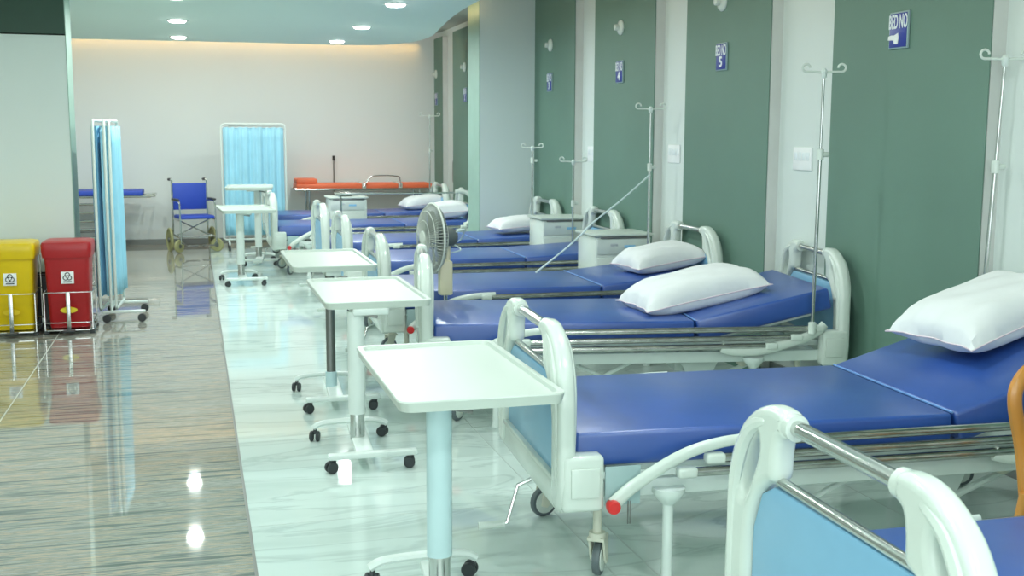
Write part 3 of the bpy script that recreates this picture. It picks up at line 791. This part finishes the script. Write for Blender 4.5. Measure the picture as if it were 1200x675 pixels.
# ------------------------------------------------------------------ wheelchair (facing the camera)
t = thing('wheelchair', 'blue folding wheelchair with olive tyres parked by the far wall', 'wheelchair', (-.02, 15.95, 0), R(14))
SW = .235
for s in (1, -1):
    x_ = s*SW
    m = MB()
    m.tube(smooth_path([(x_, .30, .965), (x_, .22, .96), (x_, .20, .90), (x_, .19, .50), (x_, .20, .22)], 5), .012, 8)
    m.tube(smooth_path([(x_, .19, .68), (x_, -.10, .69), (x_, -.20, .66), (x_, -.22, .50), (x_, -.25, .12)], 5), .011, 8)
    m.tube([(x_, .19, .44), (x_, -.22, .44)], .011, 8); m.tube([(x_, .20, .22), (x_, -.24, .20)], .011, 8)
    fr = part('side_frame', m, 'chrome', t)
    part('armrest', MB().box((x_+s*.01, -.02, .705), (.05, .28, .028), .010), 'rubber_dark', fr)
    part('push_handle', MB().tube([(x_, .27, .965), (x_, .37, .962)], .018, 10), 'rubber_dark', fr)
    w_ = MB(); w_.tube([(x_+s*.055, .17+.15*math.cos(2*PI*i/28), .15+.15*math.sin(2*PI*i/28)) for i in range(28)], .018, 8, closed=True)
    w_.lathe([(.135, -.004), (.135, .004)], (x_+s*.055, .17, .15), 'x', 24)
    wh = part('rear_wheel', w_, 'tyre_olive', t)
    part('hub', MB().lathe([(.02, -.03), (.035, -.02), (.035, .02), (.02, .03)], (x_+s*.055, .17, .15), 'x', 14), 'steel_dark', wh)
    w_ = MB(); w_.lathe([(.05, -.018), (.082, -.016), (.09, 0), (.082, .016), (.05, .018)], (0, 0, 0), 'x', 22)
    bmesh.ops.transform(w_.bm, matrix=Matrix.Translation((x_+s*.02, -.20, .09)) @ Matrix.Rotation(R(55*s), 4, 'Z'), verts=w_.bm.verts)
    c_ = part('front_caster', w_, 'tyre_olive', t)
    w_ = MB(); w_.lathe([(.012, -.022), (.03, -.02), (.03, .02), (.012, .022)], (0, 0, 0), 'x', 14)
    bmesh.ops.transform(w_.bm, matrix=Matrix.Translation((x_+s*.02, -.20, .09)) @ Matrix.Rotation(R(55*s), 4, 'Z'), verts=w_.bm.verts)
    part('hub', w_, 'steel_dark', c_)
    part('caster_fork', MB().tube([(x_+s*.02, -.20, .09), (x_, -.20, .2)], .009, 8), 'steel_dark', c_)
m = MB(); m.box((0, .20, .735), (.45, .014, .36), .006); part('backrest', m, 'wheelchair_blue', t)
m = MB(); m.box((0, -.02, .47), (.45, .40, .045), .012); part('seat', m, 'wheelchair_blue', t)
m = MB(); m.tube([(-SW, .10, .20), (SW, .0, .44)], .009, 8); m.tube([(SW, .10, .20), (-SW, .0, .44)], .009, 8); m.tube([(-SW, -.05, .20), (SW, -.05, .20)], .009, 8)
part('cross_brace', m, 'chrome', t)
for s in (1, -1):
    m = MB(); m.box((s*.11, -.33, .10), (.16, .12, .012), .004); m.tube([(s*SW, -.25, .14), (s*.18, -.33, .105)], .009, 8)
    part('footrest', m, 'steel_dark', t)

# ------------------------------------------------------------------ trolleys
def gurney(name, label, x0, x1, y, ztop, mt, legs, thick=.06, cat='stretcher'):
    t = thing(name, label, cat, ((x0+x1)/2, y, 0), 0); L_ = x1-x0
    return t, L_
t, L_ = gurney('examination_trolley', 'blue padded trolley on steel legs, partly hidden behind the wall and folded screen', -2.30, -.57, 16.40, .8, 'vinyl_blue', 1, cat='trolley')
part('mattress', MB().box((-.05, 0, .735), (1.62, .60, .065), .02, 3), 'wheelchair_blue', t); t.scale = (1, 1, 1.07)
m = MB()
for s in (1, -1):
    m.tube([(-.86, s*.30, .69), (.86, s*.30, .69)], .014, 8)
for x_ in (-.8, -.4, 0, .4, .8): m.tube([(x_, -.30, .69), (x_, .30, .69)], .010, 8)
m.tube([(.80, -.32, .69), (.92, -.32, .70), (.92, .32, .70), (.80, .32, .69)], .012, 8)
part('frame', m, 'chrome', t)
for x_ in (-.45, .38):
    for s in (1, -1):
        part('leg', MB().tube([(x_, s*.27, .69), (x_+.04, s*.27, .12), (x_+.04, s*.27, .09)], .016, 10), 'chrome', t)
        part('wheel', MB().lathe([(.015, -.015), (.042, -.013), (.046, 0), (.042, .013), (.015, .015)], (x_+.04, s*.27, .046), 'y', 16), 'rubber_dark', t)
m = MB()
for k_ in range(5): m.tube([(-.12, -.33, .18+.105*k_), (.30, -.33, .18+.105*k_)], .014, 8)
for x_ in (-.10, .28): m.tube([(x_, -.33, .10), (x_, -.33, .69)], .010, 8)
part('side_ladder', m, 'chrome', t)
m = MB(); m.box((-.1, 0, .25), (1.1, .5, .02), .005); part('lower_shelf', m, 'steel_dark', t)

t, L_ = gurney('stretcher_trolley', 'orange padded stretcher trolley standing along the far wall', 1.38, 3.38, 16.62, .9, 'orange_mat', 1)
for (a, b) in ((-.98, -.03), (-.0, .50), (.53, 1.0)):
    part('pad', MB().box(((a+b)/2-.01, 0, .845), (b-a-.01, .52, .07), .018, 3), 'orange_mat', t)
part('head_cushion', MB().box((-.83, 0, .915), (.30, .46, .07), .02, 3), 'orange_mat', t)
for x_ in (-.015, .515): part('strap', MB().box((x_, 0, .848), (.05, .56, .085), .008), 'white_plastic', t)
m = MB()
for s in (1, -1): m.tube([(-1.0, s*.28, .80), (1.0, s*.28, .80)], .016, 8)
for x_ in (-.95, -.5, 0, .5, .95): m.tube([(x_, -.28, .80), (x_, .28, .80)], .010, 8)
m.box((0, 0, .30), (1.7, .46, .03), .006)
part('frame', m, 'chrome', t)
for x_ in (-.8, .8):
    for s in (1, -1):
        part('leg', MB().tube([(x_, s*.24, .80), (x_, s*.24, .10)], .018, 10), 'chrome', t)
        part('wheel', MB().lathe([(.015, -.015), (.05, -.013), (.055, 0), (.05, .013), (.015, .015)], (x_, s*.24, .055), 'y', 16), 'rubber_dark', t)
m = MB(); m.tube(smooth_path([(-.03, -.30, .83), (.03, -.30, .92), (.12, -.30, .99), (.45, -.30, .985), (.50, -.30, .93), (.51, -.30, .83)], 5), .009, 8)
part('side_rail', m, 'chrome', t)
t = thing('steel_stand', 'thin steel rod stand with a black tip rising above the orange stretcher', 'stand', (2.00, 16.945, 0), 0)
part('pole', MB().tube([(0, 0, .04), (0, 0, 1.22)], .010, 8), 'steel_dark', t)
part('tip', MB().tube([(0, 0, 1.20), (0, 0, 1.27)], .018, 10), 'black_plastic', t)
part('base', MB().lathe([(.04, 0), (.04, .015), (.02, .05), (.012, .06)], (0, 0, 0), 'z', 20), 'steel_dark', t)

# ------------------------------------------------------------------ wall fittings
def text(parent, s, size, loc, m, bold=.0, sx=1.):
    cu = bpy.data.curves.new('txt', 'FONT'); cu.body = s; cu.size = size; cu.align_x = 'CENTER'; cu.align_y = 'CENTER'; cu.extrude = .0006; cu.offset = bold
    tmp = bpy.data.objects.new('tmp', cu); COL.objects.link(tmp)
    dg = bpy.context.evaluated_depsgraph_get(); me = bpy.data.meshes.new_from_object(tmp.evaluated_get(dg))
    bpy.data.objects.remove(tmp); me.materials.clear(); me.materials.append(MATS[m])
    # text runs towards -Y (to the right for a viewer who looks at +X)
    M = Matrix(((0, 0, -1, 0), (-1, 0, 0, 0), (0, 1, 0, 0), (0, 0, 0, 1))) @ Matrix.Diagonal((sx, 1, 1, 1))
    me.transform(M)
    return link('lettering', me, parent, loc)
signs = [(5.20, None), (7.25, '5'), (9.20, '4'), (11.18, '3'), (14.92, '2'), (16.80, '1')]
where = ['with its number covered by a torn white patch', 'reading five', 'reading four', 'reading three, right of the grey column',
         'on the second green panel from the far wall', 'on the green panel nearest the far wall']
for (y, num), wh in zip(signs, where):
    t = thing('bed_number_sign', 'blue and white bed number sign ' + wh, 'sign', (GX-.006, y, 2.11), 0, 'bed number signs on the green panels'); t.scale = (1, .88, .80)
    part('plate', MB().box((-.006, 0, 0), (.012, .185, .235), .003), 'sign_edge', t)
    part('upper_face', MB().box((-.0135, 0, 0), (.003, .165, .215), .001), 'sign_blue', t)
    text(t, 'BED NO', .083, (-.0165, 0, .050), 'sign_white', .0015, .60).scale = (1, 1, 1.5)
    if num: text(t, num, .12, (-.0165, 0, -.048), 'sign_white', .004)
    else:
        part('torn_sticker', MB().prism([(.088, -.035), (.06, -.028), (.03, -.03), (-.005, -.018), (-.012, -.05), (-.004, -.088), (.03, -.085), (.035, -.062), (.06, -.06), (.09, -.058)], -.019, -.016, 'yz'), 'paper', t, smooth=False)
for y, wh in ((7.27, 'above the sign reading five'), (9.20, 'above the sign reading four'), (11.18, 'beside the grey column'), (14.98, 'second from the far wall'), (16.84, 'nearest the far wall')):
    t = thing('wall_lamp_holder', 'small round white lamp holder on the green panel ' + wh, 'lamp holder', (GX-.004, y, 2.48), 0, 'round white lamp holders above the bed signs'); t.scale = (.8, .75, .75)
    part('base', MB().lathe([(.085, 0), (.085, -.012), (.07, -.03), (.035, -.038)], (0, 0, 0), 'x', 24), 'white_plastic', t)
    part('socket', MB().lathe([(.035, -.03), (.036, -.07), (.03, -.078), (.018, -.08)], (0, 0, 0), 'x', 18), 'white_plastic', t)
def socket(label, y, z):
    t = thing('switch_plate', label, 'switch plate', (WX, y, z), 0, 'white switch plates on the white wall strips')
    part('plate', MB().box((-.006, 0, 0), (.012, .22, .14), .004), 'paper', t)
    for k_ in range(4): part('switch', MB().box((-.013, -.07+.047*k_, .015), (.003, .036, .05), .001), 'sign_white', t)
socket('white switch plate just left of the drip pole at the raised bed', 6.27, 1.43)
socket('white switch plate on the wall strip beside the thin drip pole', 8.22, 1.43)
socket('white switch plate cut off by the right edge, next to the nearest drip pole', 4.16, 1.42)
socket('white switch plate on the narrow far wall strip, above the short drip pole', 10.12, 1.40)
t = thing('wall_outlet', 'grey outlet box low on the white strip between the two farthest green panels', 'outlet', (WX, 16.0, 1.05), 0)
part('plate', MB().box((-.008, 0, 0), (.016, .16, .30), .004), 'steel_dark', t)

# ------------------------------------------------------------------ camera
cam = bpy.data.cameras.new('camera'); co = bpy.data.objects.new('camera', cam); COL.objects.link(co)
cam.sensor_width = 36.; cam.lens = 1325.7/1200*36.; cam.clip_start = .05; cam.clip_end = 100
co.location = (0, 0, 1.56)
pitch, yaw, roll = .1331, .2733, -.0034
co.rotation_mode = 'XYZ'
Mr = Matrix.Rotation(-yaw, 4, 'Z') @ Matrix.Rotation(PI/2-pitch, 4, 'X') @ Matrix.Rotation(-roll, 4, 'Z')
co.rotation_euler = Mr.to_euler()
cam.dof.use_dof = True; cam.dof.focus_distance = 4.6; cam.dof.aperture_fstop = 8.
bpy.context.scene.camera = co
sc = bpy.context.scene
sc.view_settings.view_transform = 'Standard'; sc.view_settings.exposure = .14; sc.view_settings.look = 'None'
sc.cycles.use_denoising = True
sc.cycles.max_bounces = 8; sc.cycles.diffuse_bounces = 5; sc.cycles.glossy_bounces = 4
